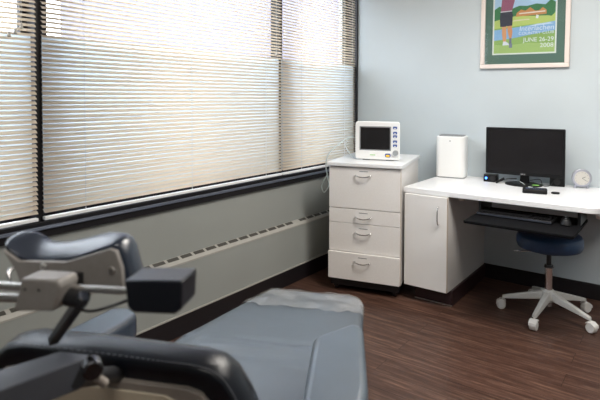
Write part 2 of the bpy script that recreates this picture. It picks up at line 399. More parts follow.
# patient monitor on the cabinet
pm = thing('patient_monitor', 'white patient monitor with dark screen on the drawer cabinet', 'medical monitor', (-1.973+.29*math.cos(R(14.4))-.2*math.sin(R(14.4)), 2.963+.29*math.sin(R(14.4))+.2*math.cos(R(14.4)), .889), R(16))
hw = .155
bm = BM(); loft(bm, [(p[0], 0, p[1]) for p in rrect(-hw, hw, .010, .270, .014)], [(p[0]*.86, .13, .02+p[1]*.88) for p in rrect(-hw, hw, .010, .270, .014)])
obj('housing', bm, GPL, pm, bev=.006)
bm = BM(); prism(bm, rrect(-hw-.003, hw+.003, .006, .274, .02), -.014, .002, 'y'); fr = obj('front_bezel', bm, WPL, pm, bev=.006)
obj('screen', box(BM(), -.118, .090, -.0155, -.0135, .078, .232), SCREEN, pm)
bm = BM(); box(bm, -.126, .098, -.0148, -.0138, .070, .240); obj('screen_surround', bm, GREYTOP, pm)
for z in (.232, .196, .172, .136, .108):
    bm = BM(); prism(bm, rrect(.112, .140, z-.009, z+.009, .005), -.0165, -.014, 'y'); obj('button', bm, BLUEB, pm)
    obj('button_mark', box(BM(), .120, .132, -.017, -.0165, z-.007, z-.001), WPL, pm)
obj('knob', cyl(BM(), (.130, -.014, .058), (.130, -.030, .058), .020, .018, 24), KNOBG, pm, bev=.002)
bm = BM(); prism(bm, rrect(.056, .096, .026, .052, .011), -.0162, -.014, 'y'); obj('alarm_button', bm, BLUEB, pm)
bm = BM(); prism(bm, rrect(.062, .090, .028, .043, .007), -.0175, -.0162, 'y'); obj('alarm_button_cap', bm, YEL, pm)
obj('maker_mark', box(BM(), -.050, -.012, -.0146, -.014, .036, .041), GREENM, pm)
bm = BM(); bm.free()
for x in (-.085, .085): obj('foot', box(BM(), x-.025, x+.025, .01, .10, 0, .012), GREYTOP, pm)
# cords from the monitor
cc = lambda x, y, z: (-1.973+x*math.cos(R(14.4))-y*math.sin(R(14.4)), 2.963+x*math.sin(R(14.4))+y*math.cos(R(14.4)), z)
def cord(name, label, pts, r, mt, group=None):
    if name == 'desk_cable': group = 'cables around the monitor stand'
    return tag(obj(name, tube(BM(), pts, r, 8), mt, smooth=True), label, 'cable', group)
cord('monitor_cable', 'thick pale cable looping from the patient monitor down the cabinet side',
     [cc(.135, .235, 1.04), cc(.09, .18, 1.045), cc(.03, .12, 1.00), cc(-.035, .09, .93), cc(-.055, .09, .85), cc(-.04, .09, .76), cc(-.03, .09, .715), cc(-.05, .09, .675), cc(-.075, .10, .655), cc(-.09, .10, .70), cc(-.06, .10, .76), cc(-.045, .10, .79)], .0042, CORDW)
cord('sensor_lead', 'thin pale lead looped beside the patient monitor',
     [cc(.135, .24, 1.06), cc(.10, .24, 1.06), cc(.06, .22, 1.02), cc(.06, .2, .97), cc(.11, .22, .90), cc(.13, .26, .894), cc(.10, .32, .894)], .0022, CORDW)

# ------------------------------------------------------------------ desk
DX0, DX1, DY0, DZ = -1.496, -.360, 3.135, .742
dk = thing('desk', 'white built-in desk along the back wall with a single door pedestal', 'desk', (-1.49, 3.135, 0))
def dl(p): return (p[0]+1.49, p[1]-3.135, p[2])
bm = BM(); prism(bm, rrect(DX0+1.49, DX1+1.49, 0, YB-3.135-.001, .06, 8, (0, 0, 0, 1)), DZ-.036, DZ, 'z')
obj('desktop', bm, TOPW, dk, bev=.005)
PX0, PX1 = .013, .301; PD = YB-3.135-.002
obj('pedestal', box(BM(), PX0, PX1, -.0, PD, .100, DZ-.037), mat('pedestal_laminate', (.62, .60, .58), .4), dk, bev=.001)
dr = obj('door', box(BM(), PX0-.001, PX1-.003, -.019, -.001, .102, DZ-.040), WHITE, dk, bev=.0015)
obj('edge_band', box(BM(), PX1-.0028, PX1-.0005, -.018, 0, .103, DZ-.041), EDGE, dk)
bow_handle(dr, (PX1-.055, -.019, .585), half=.055, out=.026, vertical=True)
obj('toe_kick', box(BM(), PX0+.045, PX1+.012, .05, PD, 0, .099), BASEBR, dk, bev=.003)
obj('kick_trim', box(BM(), PX0+.045, PX1+.012, .047, .0495, .001, .008), STEEL, dk)
obj('back_rail', box(BM(), PX1, DX1+1.49-.04, PD-.02, PD, .57, DZ-.037), mat('taupe_rail', (.40, .36, .34), .5), dk)
# curved end bracket
pts = [(.10, DZ-.037), (.10, .680), (.13, .660), (.20, .645), (.34, .61), (.50, .56), (PD, .52), (PD, DZ-.037)]
bm = BM(); prism(bm, pts, DX1+1.49-.035, DX1+1.49-.012, 'x'); obj('end_bracket', bm, WHITEW, dk, bev=.002)
obj('tray_bracket', box(BM(), .345, .375, .06, .09, DZ-.060, DZ-.0365), EDGE, dk, bev=.002)

# keyboard tray
kt = thing('keyboard_tray', 'black pull-out keyboard tray under the desk', 'keyboard tray', (-.735, 3.15, .612))
bm = BM(); prism(bm, rrect(-.285, .285, -.235, .235, .012), 0, .016, 'z'); obj('tray', bm, TRAYM, kt, bev=.003)
for x in (-.27, .27): obj('slide_rail', box(BM(), x-.008, x+.008, .02, .235, .016, .0935), BLACKM, kt)
kb = thing('keyboard', 'black computer keyboard on the pull-out tray', 'keyboard', (-.79, 3.175, .6285), R(-1))
bm = BM(); prism(bm, rrect(-.215, .205, -.075, .075, .01), 0, .018, 'z'); obj('keyboard_case', bm, BLKPL, kb, bev=.004)
KEYM = mat('key_plastic', (.007, .007, .008), .6, spec=.12)
bm = BM()
for r_ in range(5):
    for c_ in range(15):
        if r_ == 0 and 4 <= c_ <= 8: continue
        x = -.200+c_*.0190; y = -.058+r_*.0195; box(bm, x, x+.016, y, y+.016, .018, .024)
    for c_ in range(4):
        x = .105+c_*.0225; y = -.058+r_*.0195; box(bm, x, x+.017, y, y+.016, .018, .024)
box(bm, -.200+4*.019, -.200+8*.019+.016, -.058, -.042, .018, .024)
obj('keys', bm, KEYM, kb)
obj('wrist_edge', box(BM(), -.210, .200, -.0755, -.071, .006, .016), mat('glossy_grey_strip', (.04, .045, .06), .3), kb)
ms = thing('computer_mouse', 'black computer mouse on the right end of the tray', 'mouse', (-.53, 3.165, .628), R(10))
bm = BM(); loft(bm, [(p[0], p[1], 0) for p in rrect(-.031, .031, -.055, .055, .028, 8)], [(p[0]*.6, p[1]*.7, .036) for p in rrect(-.031, .031, -.055, .055, .028, 8)])
obj('mouse_shell', bm, BLKPL, ms, bev=.008)
obj('scroll_wheel', cyl(BM(), (-.004, .028, .033), (.004, .028, .033), .009, seg=14), KNOBG, ms)
obj('mouse_logo', cyl(BM(), (0, -.015, .0362), (0, -.015, .0366), .006, seg=14), SILV, ms)

# ------------------------------------------------------------------ things on the desk
pur = thing('air_purifier', 'white rounded box-shaped appliance with a grey top left of the computer monitor', 'air purifier', (-1.402, 3.765, DZ), R(10))
bm = BM(); prism(bm, rrect(-.105, .105, -.095, .085, .04, 8), .006, .305, 'z'); obj('body', bm, WPL, pur, bev=.006)
bm = BM(); prism(bm, rrect(-.098, .098, -.088, .078, .036, 8), 0, .008, 'z'); obj('foot_ring', bm, GREYTOP, pur)
bm = BM(); prism(bm, rrect(-.088, .088, -.078, .068, .032, 8), .3051, .311, 'z'); obj('top_grille', bm, GREYTOP, pur)
obj('indicator', cyl(BM(), (0.0, -.0958, .272), (0.0, -.0944, .272), .005, seg=14), KNOBG, pur)

mo = thing('computer_monitor', 'black flat computer monitor on an oval stand on the desk', 'computer monitor', (-.882, 3.735, DZ), R(3))
mo.scale = (.975, 1, .99)
bm = BM(); prism(bm, rrect(-.256, .256, .062, .388, .006), -.045, -.028, 'y'); obj('bezel', bm, BLKPL, mo, bev=.003)
obj('screen', box(BM(), -.240, .240, -.0462, -.0448, .086, .374), SCREEN, mo)
bm = BM(); loft(bm, [(p[0], -.028, p[1]) for p in rrect(-.22, .22, .09, .36, .02)], [(p[0]*.6, .02, .08+p[1]*.6) for p in rrect(-.22, .22, .09, .36, .02)]); obj('back_cover', bm, BLKPL, mo, bev=.005)
bm = BM(); prism(bm, [(-.032, .005), (.032, .005), (.024, .10), (-.024, .10)], -.022, .004, 'y'); obj('neck', bm, BLKPL, mo, bev=.004)
bm = BM(); prism(bm, [(.120*math.cos(t), -.045+.100*math.sin(t)) for t in [2*math.pi*i/40 for i in range(40)]], 0, .010, 'z'); obj('stand_foot', bm, BLKPL, mo, bev=.003)
text_mesh('maker_logo', 'ASUS', .014, mat('logo_grey', (.45, .45, .47), .4), mo, (-.005, -.0465, .068), (R(90), 0, 0))

sp = thing('desk_speaker', 'small black desk speaker with a glowing blue light', 'speaker', (-1.10, 3.705, DZ), R(5), 'pair of desk speakers')
bm = BM(); prism(bm, rrect(-.045, .045, -.03, .04, .008), 0, .050, 'z'); obj('speaker_box', bm, BLKPL, sp, bev=.003)
obj('blue_light', cyl(BM(), (-.026, -.0325, .026), (-.026, -.029, .026), .008, seg=16), BLUEL, sp)
obj('grille', cyl(BM(), (.016, -.0315, .026), (.016, -.029, .026), .018, seg=20), BLACKM, sp)
sp = thing('desk_speaker', 'plain black desk speaker at the right end of the monitor, no light', 'speaker', (-.690, 3.79, DZ), R(8), 'pair of desk speakers')
bm = BM(); prism(bm, rrect(-.045, .045, -.035, .035, .008), 0, .058, 'z'); obj('speaker_box', bm, BLKPL, sp, bev=.003)
obj('grille', cyl(BM(), (0, -.0365, .029), (0, -.034, .029), .020, seg=20), BLACKM, sp)

pad = thing('handheld_dictation_unit', 'flat black device with a slanted front lying before the monitor stand', 'electronic device', (-.752, 3.435, DZ), R(12))
bm = BM(); prism(bm, rrect(-.070, .070, -.055, .050, .012), 0, .024, 'z'); obj('device_body', bm, BLKPL, pad, bev=.004)
bm = BM(); prism(bm, rrect(-.055, .055, -.034, .030, .008), .024, .0255, 'z'); obj('device_screen', bm, mat('glossy_blue_grey', (.06, .07, .10), .2), pad)
tag(obj('usb_dongle', (lambda b: (prism(b, [(-.640+.024*math.cos(t), 3.465+.022*math.sin(t)) for t in [2*math.pi*i/24 for i in range(24)]], DZ, DZ+.010, 'z'), b)[1])(BM()), BLKPL, bev=.003),
    'small black oval fob lying right of the flat black device', 'fob')
tag(obj('green_tag', box(BM(), -.815, -.775, 3.640, 3.668, DZ+.0105, DZ+.013), GREENM), 'tiny green card scrap by the monitor stand', 'card')
cord('desk_cable', 'thin black cable curling behind the monitor stand to the right speaker', [(-.86, 3.79, DZ+.02), (-.80, 3.80, DZ+.03), (-.76, 3.70, DZ+.006), (-.72, 3.70, DZ+.010), (-.70, 3.745, DZ+.04)], .0022, BLACKM)
cord('desk_cable', 'pale thin cable running from the monitor stand to the flat device', [(-.90, 3.68, DZ+.022), (-.87, 3.65, DZ+.014), (-.84, 3.61, DZ+.004), (-.80, 3.59, DZ+.006)], .0022, CORDW)
cord('desk_cable', 'short black cable hanging between the lit speaker and the stand', [(-1.05, 3.70, DZ+.03), (-1.03, 3.67, DZ+.012), (-.99, 3.70, DZ+.03), (-.93, 3.72, DZ+.035)], .003, BLACKM)
tag(obj('pen_stub', cyl(BM(), (-1.045, 3.635, DZ+.008), (-1.005, 3.68, DZ+.034), .008, seg=12), BLKPL), 'stubby black plug leaning beside the lit speaker', 'plug')

ck = thing('alarm_clock', 'round silver alarm clock at the right end of the desk', 'clock', (-.548, 3.79, DZ), R(22))
ck.scale = (.93, .93, .93)
R0 = .054
cz = .072
bm = BM(); cyl(bm, (0, -.018, cz), (0, .022, cz), R0+.010, R0+.004, 40); obj('clock_case', bm, SILV, ck, bev=.006)
obj('dial', cyl(BM(), (0, -.0195, cz), (0, -.0175, cz), R0-.006, seg=40), DIAL, ck)
bm = BM()
for i in range(12):
    a = R(30*i); x, z = .040*math.sin(a), cz+.040*math.cos(a); cyl(bm, (x, -.0200, z), (x, -.0194, z), .0024, seg=8)
obj('hour_marks', bm, KNOBG, ck)
HG = mat('clock_hands', (.12, .14, .13), .4)
bm = BM(); cyl(bm, (0, -.0205, cz), (.022, -.0205, cz+.010), .0020, seg=6); obj('hour_hand', bm, HG, ck)
bm = BM(); cyl(bm, (0, -.0208, cz), (.030, -.0208, cz-.020), .0015, seg=6); obj('minute_hand', bm, HG, ck)
for x in (-.040, .040):
    obj('foot', cyl(BM(), (x, -.004, 0), (x*.9, -.002, cz-.040), .008, .010, 12), SILV, ck, bev=.002)

# ------------------------------------------------------------------ stool
st = thing('rolling_stool', 'round blue-topped rolling stool with a pale five-arm base under the desk', 'stool', (-.660, 3.410, 0), R(0))
st.scale = (1, 1, 1.03)
lathe_p = [(.05, .402), (.160, .404), (.178, .410), (.186, .430), (.186, .468), (.176, .486), (.10, .494), (.01, .495)]
obj('seat', lathe(BM(), lathe_p, seg=48), STOOLB, st, smooth=True)
obj('seat_plate', cyl(BM(), (0, 0, .386), (0, 0, .4015), .10, seg=24), BLACKM, st)
obj('height_lever', cyl(BM(), (-.09, -.06, .384), (-.175, -.112, .384), .004, seg=10), CHROME, st)
bm = BM(); cyl(bm, (0, 0, .300), (0, 0, .386), .014); cyl(bm, (0, 0, .290), (0, 0, .304), .028, .024); obj('gas_lift', bm, BLACKM, st, smooth=False)
obj('column', cyl(BM(), (0, 0, .06), (0, 0, .292), .022), CHROME, st)
obj('hub', lathe(BM(), [(.030, .085), (.042, .100), (.042, .138), (.030, .158)], seg=24), BASEP, st, bev=.004)
RL = .262
for k in range(5):
    a = R(193+72*k)
    c, s = math.cos(a), math.sin(a)
    def q(r, w_, z): return (r*c-w_*s, r*s+w_*c, z)
    bm = BM(); loft(bm, [q(.03, -.022, .100), q(.03, .022, .100), q(.03, .018, .148), q(.03, -.018, .148)], [q(RL, -.014, .066), q(RL, .014, .066), q(RL, .011, .084), q(RL, -.011, .084)])
    obj('leg', bm, BASEP, st, bev=.005)
    cs = obj('caster', cyl(BM(), q(RL+.006, -.020, .027), q(RL+.006, .020, .027), .027, seg=24), CASTER, st, bev=.006)
    bm = BM(); cyl(bm, q(RL-.004, 0, .050), q(RL-.004, 0, .068), .006, seg=10)
    prism_pts = [(RL-.022, .048), (RL-.010, .060), (RL+.014, .060), (RL+.034, .046), (RL+.036, .030), (RL+.030, .030), (RL+.006, .052)]
    loft(bm, [q(r_, -.022, z_) for r_, z_ in prism_pts], [q(r_, .022, z_) for r_, z_ in prism_pts]); obj('hood', bm, CASTER, cs, bev=.002)

# ------------------------------------------------------------------ framed poster
FX0, FX1, FZ0, FZ1 = -1.232, -.640, 1.540, 2.27
fp = thing('framed_poster', 'framed golf club poster with green mat hung above the desk', 'framed picture', ((FX0+FX1)/2, YB, FZ0), 0)
fp.rotation_euler = (0, R(.7), 0)
hw = (FX1-FX0)/2; hh = FZ1-FZ0; fwd = .031
FRM = mat('pale_pink_wood', (.74, .66, .62), .4)
bm = BM(); 
for (a, b, c, d) in ((-hw, hw, 0, fwd), (-hw, hw, hh-fwd, hh), (-hw, -hw+fwd, fwd, hh-fwd), (hw-fwd, hw, fwd, hh-fwd)): box(bm, a, b, -.026, -.001, c, d)
obj('frame', bm, FRM, fp, bev=.005)
obj('mat_board', box(BM(), -hw+fwd-.002, hw-fwd+.002, -.012, -.003, fwd-.002, hh-fwd+.002), mat('green_mat_hazed', (.105, .18, .135), .7), fp)  # mat green lightened to hold the haze of glass glare
def flat(name, pts, d, col, parent=fp, rough=.6, label=None):
    bm = BM(); bm.faces.new([bm.verts.new((x, -.0125-d, z)) for x, z in pts]); o = obj(name, bm, mat(name, col, rough), parent); return o
# poster art, colours paled for glass glare; local x centred, z from the frame foot
px0, px1, pz0, pz1 = -.212, .212, .098, .66
po = flat('poster', [(px0, pz0), (px1, pz0), (px1, pz1), (px0, pz1)], .0005, (.80, .80, .72))
ax0, ax1, az0, az1 = px0+.010, px1-.010, pz0+.010, pz1-.010
def P(u, v): return (ax0+(ax1-ax0)*u, az0+(az1-az0)*v)     # u,v in 0..1 of the artwork
art = []
def fl(name, uv, d, col): return flat(name, [P(*q_) for q_ in uv], d, col, po)
fl('lawn', [(0, 0), (1, 0), (1, 1), (0, 1)], .0008, (.30, .46, .12))
fl('far_lawn', [(0, .33), (1, .38), (1, .56), (0, .52)], .0009, (.52, .62, .16))
fl('sky_patch', [(0, .52), (1, .52), (1, 1), (0, 1)], .0010, (.45, .62, .78))
fl('tree_bank', [(0, .43), (.22, .47), (.40, .48), (.55, .47), (.88, .46), (.94, .45), (.98, .48), (1, .50), (1, .62), (.93, .66), (.84, .60), (.70, .62), (.55, .60), (.42, .61), (.30, .58), (.18, .60), (.08, .62), (0, .58)], .0012, (.05, .20, .07))
fl('clubhouse', [(.36, .47), (.86, .48), (.86, .53), (.80, .57), (.74, .53), (.68, .53), (.60, .58), (.52, .54), (.45, .56), (.38, .52)], .0014, (.62, .27, .09))
fl('clubhouse_roof', [(.42, .50), (.84, .51), (.84, .525), (.42, .515)], .0016, (.80, .72, .60))
fl('sand', [(.30, .41), (.60, .42), (.58, .435), (.34, .43)], .0011, (.74, .66, .42))
fl('water', [(0, .17), (.30, .19), (.62, .23), (1, .27), (1, .385), (.72, .36), (.35, .33), (0, .31)], .0013, (.27, .47, .70))
fl('water_glint', [(.55, .33), (.98, .355), (.90, .372), (.70, .362)], .0014, (.62, .74, .85))
fl('near_green', [(0, .0), (1, 0), (1, .10), (.6, .125), (.2, .10), (0, .12)], .0011, (.40, .55, .17))
fl('golf_cart', [(.69, .435), (.73, .43), (.74, .47), (.70, .48)], .0018, (.82, .82, .78))
# golfer seen from behind
fl('golfer_leg', [(.160, .15), (.205, .15), (.215, .22), (.205, .36), (.135, .36), (.140, .24)], .0020, (.72, .34, .15))
fl('golfer_leg', [(.265, .19), (.300, .19), (.315, .28), (.295, .37), (.225, .37), (.235, .28)], .0021, (.68, .30, .13))
fl('golfer_sock', [(.262, .12), (.302, .12), (.302, .195), (.266, .195)], .0022, (.16, .17, .22))
fl('golfer_shoe', [(.150, .105), (.265, .105), (.245, .135), (.200, .155), (.162, .155)], .0023, (.78, .78, .80))
fl('golfer_shoe', [(.262, .07), (.315, .07), (.315, .125), (.265, .125)], .0024, (.20, .22, .28))
fl('golfer_shorts', [(.105, .35), (.205, .35), (.21, .36), (.225, .355), (.310, .36), (.315, .50), (.300, .545), (.105, .545), (.095, .45)], .0025, (.045, .045, .06))
fl('golfer_belt', [(.105, .540), (.30, .545), (.30, .556), (.105, .552)], .0027, (.7, .7, .7))
fl('golfer_shirt', [(.11, .552), (.30, .556), (.34, .68), (.36, .78), (.14, .80), (.12, .66)], .0026, (.32, .10, .16))
fl('golfer_head', [(.22, .80), (.28, .80), (.30, .86), (.25, .90), (.20, .86)], .0028, (.60, .32, .18))
fl('golfer_hat', [(.19, .86), (.31, .86), (.29, .91), (.22, .92)], .0029, (.8, .8, .8))
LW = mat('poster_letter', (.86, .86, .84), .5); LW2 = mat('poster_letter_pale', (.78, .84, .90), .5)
tx = lambda n_, s_, sz, v, mt_, sx=1, sh=0: text_mesh(n_, s_, sz, mt_, po, (ax1-.006, -.0125-.0034, az0+(az1-az0)*v), (R(90), 0, 0), 'RIGHT', .0002, sx, sh)
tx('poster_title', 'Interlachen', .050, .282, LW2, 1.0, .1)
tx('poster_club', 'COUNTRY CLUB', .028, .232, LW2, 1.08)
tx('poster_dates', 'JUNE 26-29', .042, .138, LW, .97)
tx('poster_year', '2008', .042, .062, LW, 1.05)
tx('poster_small_print', '- - - - - - - - - - -', .016, .012, mat('small_print', (.18, .28, .1), .6), 1.2)
obj('glazing', box(BM(), -hw+fwd-.002, hw-fwd+.002, -.0195, -.0185, fwd-.002, hh-fwd+.002), GLASS, fp)

# ------------------------------------------------------------------ treatment chair
CA = R(24); cv, cu = -.48, 1.45
ch = thing('treatment_chair', 'large reclining treatment chair with dark vinyl and beige shell in the foreground', 'treatment chair',
           (cv*math.cos(CA)-cu*math.sin(CA), cv*math.sin(CA)+cu*math.cos(CA), 0), CA)
def C(v, u, z): return (v-cv, u-cu, z)
bm = BM(); prism(bm, [C(a, b, 0)[:2] for a, b in rrect(-.74, -.22, 1.05, 1.85, .12, 6)], 0, .06, 'z'); obj('base_plate', bm, SHELL, ch, bev=.015)
bm = BM(); box(bm, *(C(-.60, 0, 0)[0], C(-.36, 0, 0)[0]), *(C(0, 1.25, 0)[1], C(0, 1.55, 0)[1]), .06, .42); obj('lift_column', bm, SHELL, ch, bev=.02)
bm = BM(); box(bm, C(-.70, 0, 0)[0], C(-.26, 0, 0)[0], C(0, 1.05, 0)[1], C(0, 1.60, 0)[1], .40, .455); obj('seat_frame', bm, SHELL, ch, bev=.01)
# seat pad running on into the leg rest
def slab(name, st, th, mt, rad=.022):
    """st: stations (u, vleft, vright, z, grow) -> one cushion with rounded rims"""
    bm = BM(); rings = []
    prof = [(0, -th+rad), (.25, -th+.3*rad), (1, -th), (None, -th), (None, 0), (1, 0), (.30, -.25*rad), (0, -rad)]
    for u, vl, vr, z, g in st:
        L_, T_ = [], []
        def e(side, k, dz): return C((vl+rad*k if side < 0 else vr-rad*k), u, z+dz*g)
        pts = [e(-1, 0, -th+rad), e(-1, .3, -th+.3*rad), e(-1, 1, -th)]
        pts += [e(1, 1, -th), e(1, .3, -th+.3*rad), e(1, 0, -th+rad), e(1, 0, -rad), e(1, .3, -.3*rad), e(1, 1, 0)]
        n_ = 14
        for k in range(1, n_):
            v = (vr-rad)+(vl-vr+2*rad)*k/n_; w_ = 0
            for (uc, vc, am, su, sv) in ((1.50, -.52, .0045, .018, .10), (1.455, -.50, -.004, .02, .12), (1.57, -.40, -.003, .02, .2), (1.40, -.35, .003, .03, .08)):
                w_ += am*math.exp(-((u-uc)/su)**2-((v-vc)/sv)**2)
            pts.append(C(v, u, z+w_))
        pts += [e(-1, 1, 0), e(-1, .3, -.3*rad), e(-1, 0, -rad)]
        rings.append([bm.verts.new(p) for p in pts])
    bm.faces.new(rings[0][::-1]); bm.faces.new(rings[-1])
    for p, q_ in zip(rings, rings[1:]):
        for i in range(len(p)): bm.faces.new((p[i], p[(i+1) % len(p)], q_[(i+1) % len(p)], q_[i]))
    return sharp(obj(name, bm, mt, ch, smooth=True), 70)
ctrl = [(1.02, -.765, -.155, .560), (1.40, -.765, -.165, .560), (1.55, -.757, -.168, .553), (1.66, -.738, -.176, .538), (1.80, -.722, -.186, .518), (2.0, -.697, -.203, .490), (2.12, -.680, -.215, .472), (2.19, -.671, -.224, .462), (2.23, -.665, -.240, .457), (2.25, -.664, -.268, .454), (2.258, -.667, -.305, .450)]
def seat_at(u):
    for p, q_ in zip(ctrl, ctrl[1:]):
        if u <= q_[0]: t = (u-p[0])/(q_[0]-p[0]); return tuple(p[i]+(q_[i]-p[i])*t for i in (1, 2, 3))
    return ctrl[-1][1:]
st_, u = [], 1.02
while u < 2.185: st_.append((u, *seat_at(u), 1)); u += .012
st_ += [(c[0], c[1], c[2], c[3], 1) for c in ctrl[-4:]]+[(2.264, -.677, -.32, .442, .8), (2.266, -.687, -.33, .432, .6)]
slab('seat', st_, .075, VINYL)
bm = BM(); prism(bm, [C(a, b, 0)[:2] for a, b in ((-.62, 1.62), (-.30, 1.62), (-.34, 2.15), (-.56, 2.15))], .36, .385, 'z'); obj('leg_rest_frame', bm, SHELL, ch, bev=.008)
# armrests
def arm(top, z, th, mt, xpost, ypost):
    a = obj('armrest', loft(BM(), [C(p[0], p[1], p[2]-th) for p in top], [C(*p) for p in top]), mt, ch, bev=.018, seg=5)
    bm = BM(); x, y_ = C(xpost, ypost, 0)[:2]; box(bm, x-.02, x+.02, y_-.035, y_+.035, .43, z-th+.004); obj('arm_post', bm, BLACKM, ch, bev=.006)
    bm = BM(); x0, x1 = sorted((x, C(-.48 + (.2 if xpost > -.48 else -.2), 0, 0)[0])); box(bm, x0-.02, x1+.02, y_-.03, y_+.03, .415, .445); obj('arm_bracket', bm, BLACKM, ch, bev=.005)
arm([(-.218, .93, .71), (-.100, .93, .71), (-.100, 1.10, .71), (-.128, 1.30, .71), (-.140, 1.385, .71), (-.158, 1.412, .709), (-.180, 1.405, .709), (-.262, 1.305, .71)], .71, .055, VINYL2, -.165, 1.12)
arm([(-.925, .93, .712), (-.80, .93, .712), (-.800, 1.12, .712), (-.775, 1.27, .712), (-.780, 1.325, .712), (-.820, 1.362, .711), (-.880, 1.352, .711), (-.910, 1.20, .712)], .712, .075, VINYLH, -.86, 1.12)
# backrest: outline in its own leaning plane
def bk(v, s, t):
    """v across, s distance down the back from the top edge, t towards the seat"""
    lean = R(13); return C(v, .782+s*math.sin(lean)+t*math.cos(lean), .888-s*math.cos(lean)+t*math.sin(lean)*.0)
def outline(grow=0):
    L_ = [(-.735, .012), (-.700, .002), (-.55, -.002), (-.42, 0), (-.36, .001), (-.325, .008), (-.303, .028), (-.285, .065), (-.262, .13), (-.245, .20), (-.240, .30), (-.28, .37),
          (-.70, .37), (-.78, .33), (-.81, .22), (-.80, .13), (-.785, .07), (-.765, .035)]
    cx, cy = -.54, .18; out = []
    for v, s in L_:
        d = Vector((v-cx, s-cy)); d = d*((d.length+grow)/d.length); out.append((cx+d.x, cy+d.y))
    return out
O0, O1, O2, O3 = outline(-.030), outline(0), outline(.004), outline(-.014)
bm = BM()
rings = [[bm.verts.new(bk(v, s, t)) for v, s in o_] for o_, t in ((O0, -.002), (outline(-.012), 0), (outline(-.0085), .002), (outline(-.0068), .0065), (outline(-.004), .010), (O1, .022), (O2, .045), (O1, .066), (O3, .082), (outline(-.05), .088))]
bm.faces.new(rings[0][::-1]); bm.faces.new(rings[-1])
for a, b in zip(rings, rings[1:]):
    for i in range(len(a)): bm.faces.new((a[i], a[(i+1) % len(a)], b[(i+1) % len(a)], b[i]))
br = obj('backrest', bm, VINYLD, ch, smooth=True)
# seam of small stitches round the rear edge
O4 = outline(.0005)
bm = BM(); sm = [Vector(bk(v, s, .0068)) for v, s in outline(-.0066)]
sp_ = smooth_path(sm+[sm[0]], 12)
acc = 0
for a, b in zip(sp_, sp_[1:]):
    mid = a.lerp(b, .5); cyl(bm, a.lerp(b, .15), a.lerp(b, .7), .0010, seg=5)
obj('stitching', bm, mat('stitch_thread', (.12, .125, .14), .6), br)
# beige rear shell
sh = [(-.735, .054), (-.70, .046), (-.52, .044), (-.372, .043), (-.348, .050), (-.332, .072), (-.325, .15), (-.320, .30), (-.74, .30), (-.755, .14), (-.75, .09)]
bm = BM(); loft(bm, [bk(v, s, -.012) for v, s in sh], [bk(v, s, .002) for v, s in sh]); she = obj('back_shell', bm, SHELL, ch, bev=.003)
sh2 = [(-.70, .062), (-.41, .060), (-.378, .076), (-.362, .15), (-.358, .28), (-.71, .28)]
bm = BM(); loft(bm, [bk(v, s, -.016) for v, s in sh2], [bk(v, s, -.0115) for v, s in sh2]); obj('shell_panel', bm, mat('cream_panel', (.68, .60, .46), .35), she, bev=.003)
def bolt(p, d, r, parent, mt=STEEL, name='bolt'):
    p = Vector(p); d = Vector(d).normalized()
    bm = BM(); cyl(bm, p, p+d*r*.35, r, r*.85, 20); o_ = obj(name, bm, mt, parent, bev=r*.1)
    bm = BM(); x, y_ = frame_of(d); q0 = p+d*r*.36
    for ax in (x,): cyl(bm, q0-ax*r*.6, q0+ax*r*.6, r*.12, seg=6)
    obj('bolt_recess', bm, BLACKM, o_)
bolt(bk(-.352, .068, -.013), (0, -1, .1), .006, she)
# headrest: plate behind, cushion in front
hp_r = [(-.697, 1.074), (-.662, 1.055), (-.620, 1.053), (-.570, 1.061), (-.487, 1.089), (-.473, 1.083), (-.462, 1.053), (-.457, 1.020), (-.50, 1.015), (-.60, 1.015), (-.655, 1.018), (-.682, 1.045)]
hp_f = [(-.712, 1.082), (-.690, 1.088), (-.655, 1.073), (-.600, 1.075), (-.530, 1.094), (-.484, 1.088), (-.468, 1.050), (-.464, 1.025), (-.50, 1.018), (-.60, 1.018), (-.665, 1.02), (-.700, 1.05)]
def ring_h(L_, u, g=0):
    cx, cy = -.58, 1.03; out = []
    for v, z in L_:
        d = Vector((v-cx, z-cy)); d = d*((d.length+g)/d.length); out.append(C(cx+d.x, u, cy+d.y))
    return out
def refine(L_, n=3):
    P_ = [Vector((a, b, 0)) for a, b in L_]; P_ = P_+[P_[0]]; N = len(P_)-1; out = []
    for i in range(N):
        a, b, c, d = P_[(i-1) % N], P_[i], P_[(i+1) % N], P_[(i+2) % N]
        for k in range(n):
            t = k/n; q_ = .5*((2*b)+(c-a)*t+(2*a-5*b+4*c-d)*t*t+(3*b-a-3*c+d)*t**3); out.append((q_.x, q_.y))
    return out
rr_, ff_ = refine(hp_r), refine(hp_f)
mix = lambda t: [(a[0]*(1-t)+b[0]*t, a[1]*(1-t)+b[1]*t) for a, b in zip(rr_, ff_)]
bm = BM()
rings = [[bm.verts.new(p) for p in ring_h(mix(t), .75+.062*t, g)] for t, g in ((0, -.007), (.06, -.001), (.2, .004), (.45, .007), (.7, .006), (.9, 0), (1, -.012), (1.03, -.03))]
bm.faces.new(rings[0][::-1]); bm.faces.new(rings[-1])
for a, b in zip(rings, rings[1:]):
    for i in range(len(a)): bm.faces.new((a[i], a[(i+1) % len(a)], b[(i+1) % len(a)], b[i]))
hd = obj('headrest_cushion', bm, VINYLH, ch, smooth=True)
hpl = [(-.693, 1.068), (-.662, 1.0505), (-.570, 1.056), (-.487, 1.084), (-.476, 1.080), (-.466, 1.053), (-.462, 1.010), (-.655, 1.004), (-.668, 1.035)]
bm = BM(); loft(bm, [C(v, .742, z) for v, z in hpl], [C(v, .7525, z) for v, z in hpl]); hpp = obj('headrest_plate', bm, SHELL2, ch, bev=.002)
for (v, z) in ((-.611, 1.045), (-.483, 1.049)): bolt(C(v, .742, z), (0, -1, 0), .007, hpp)
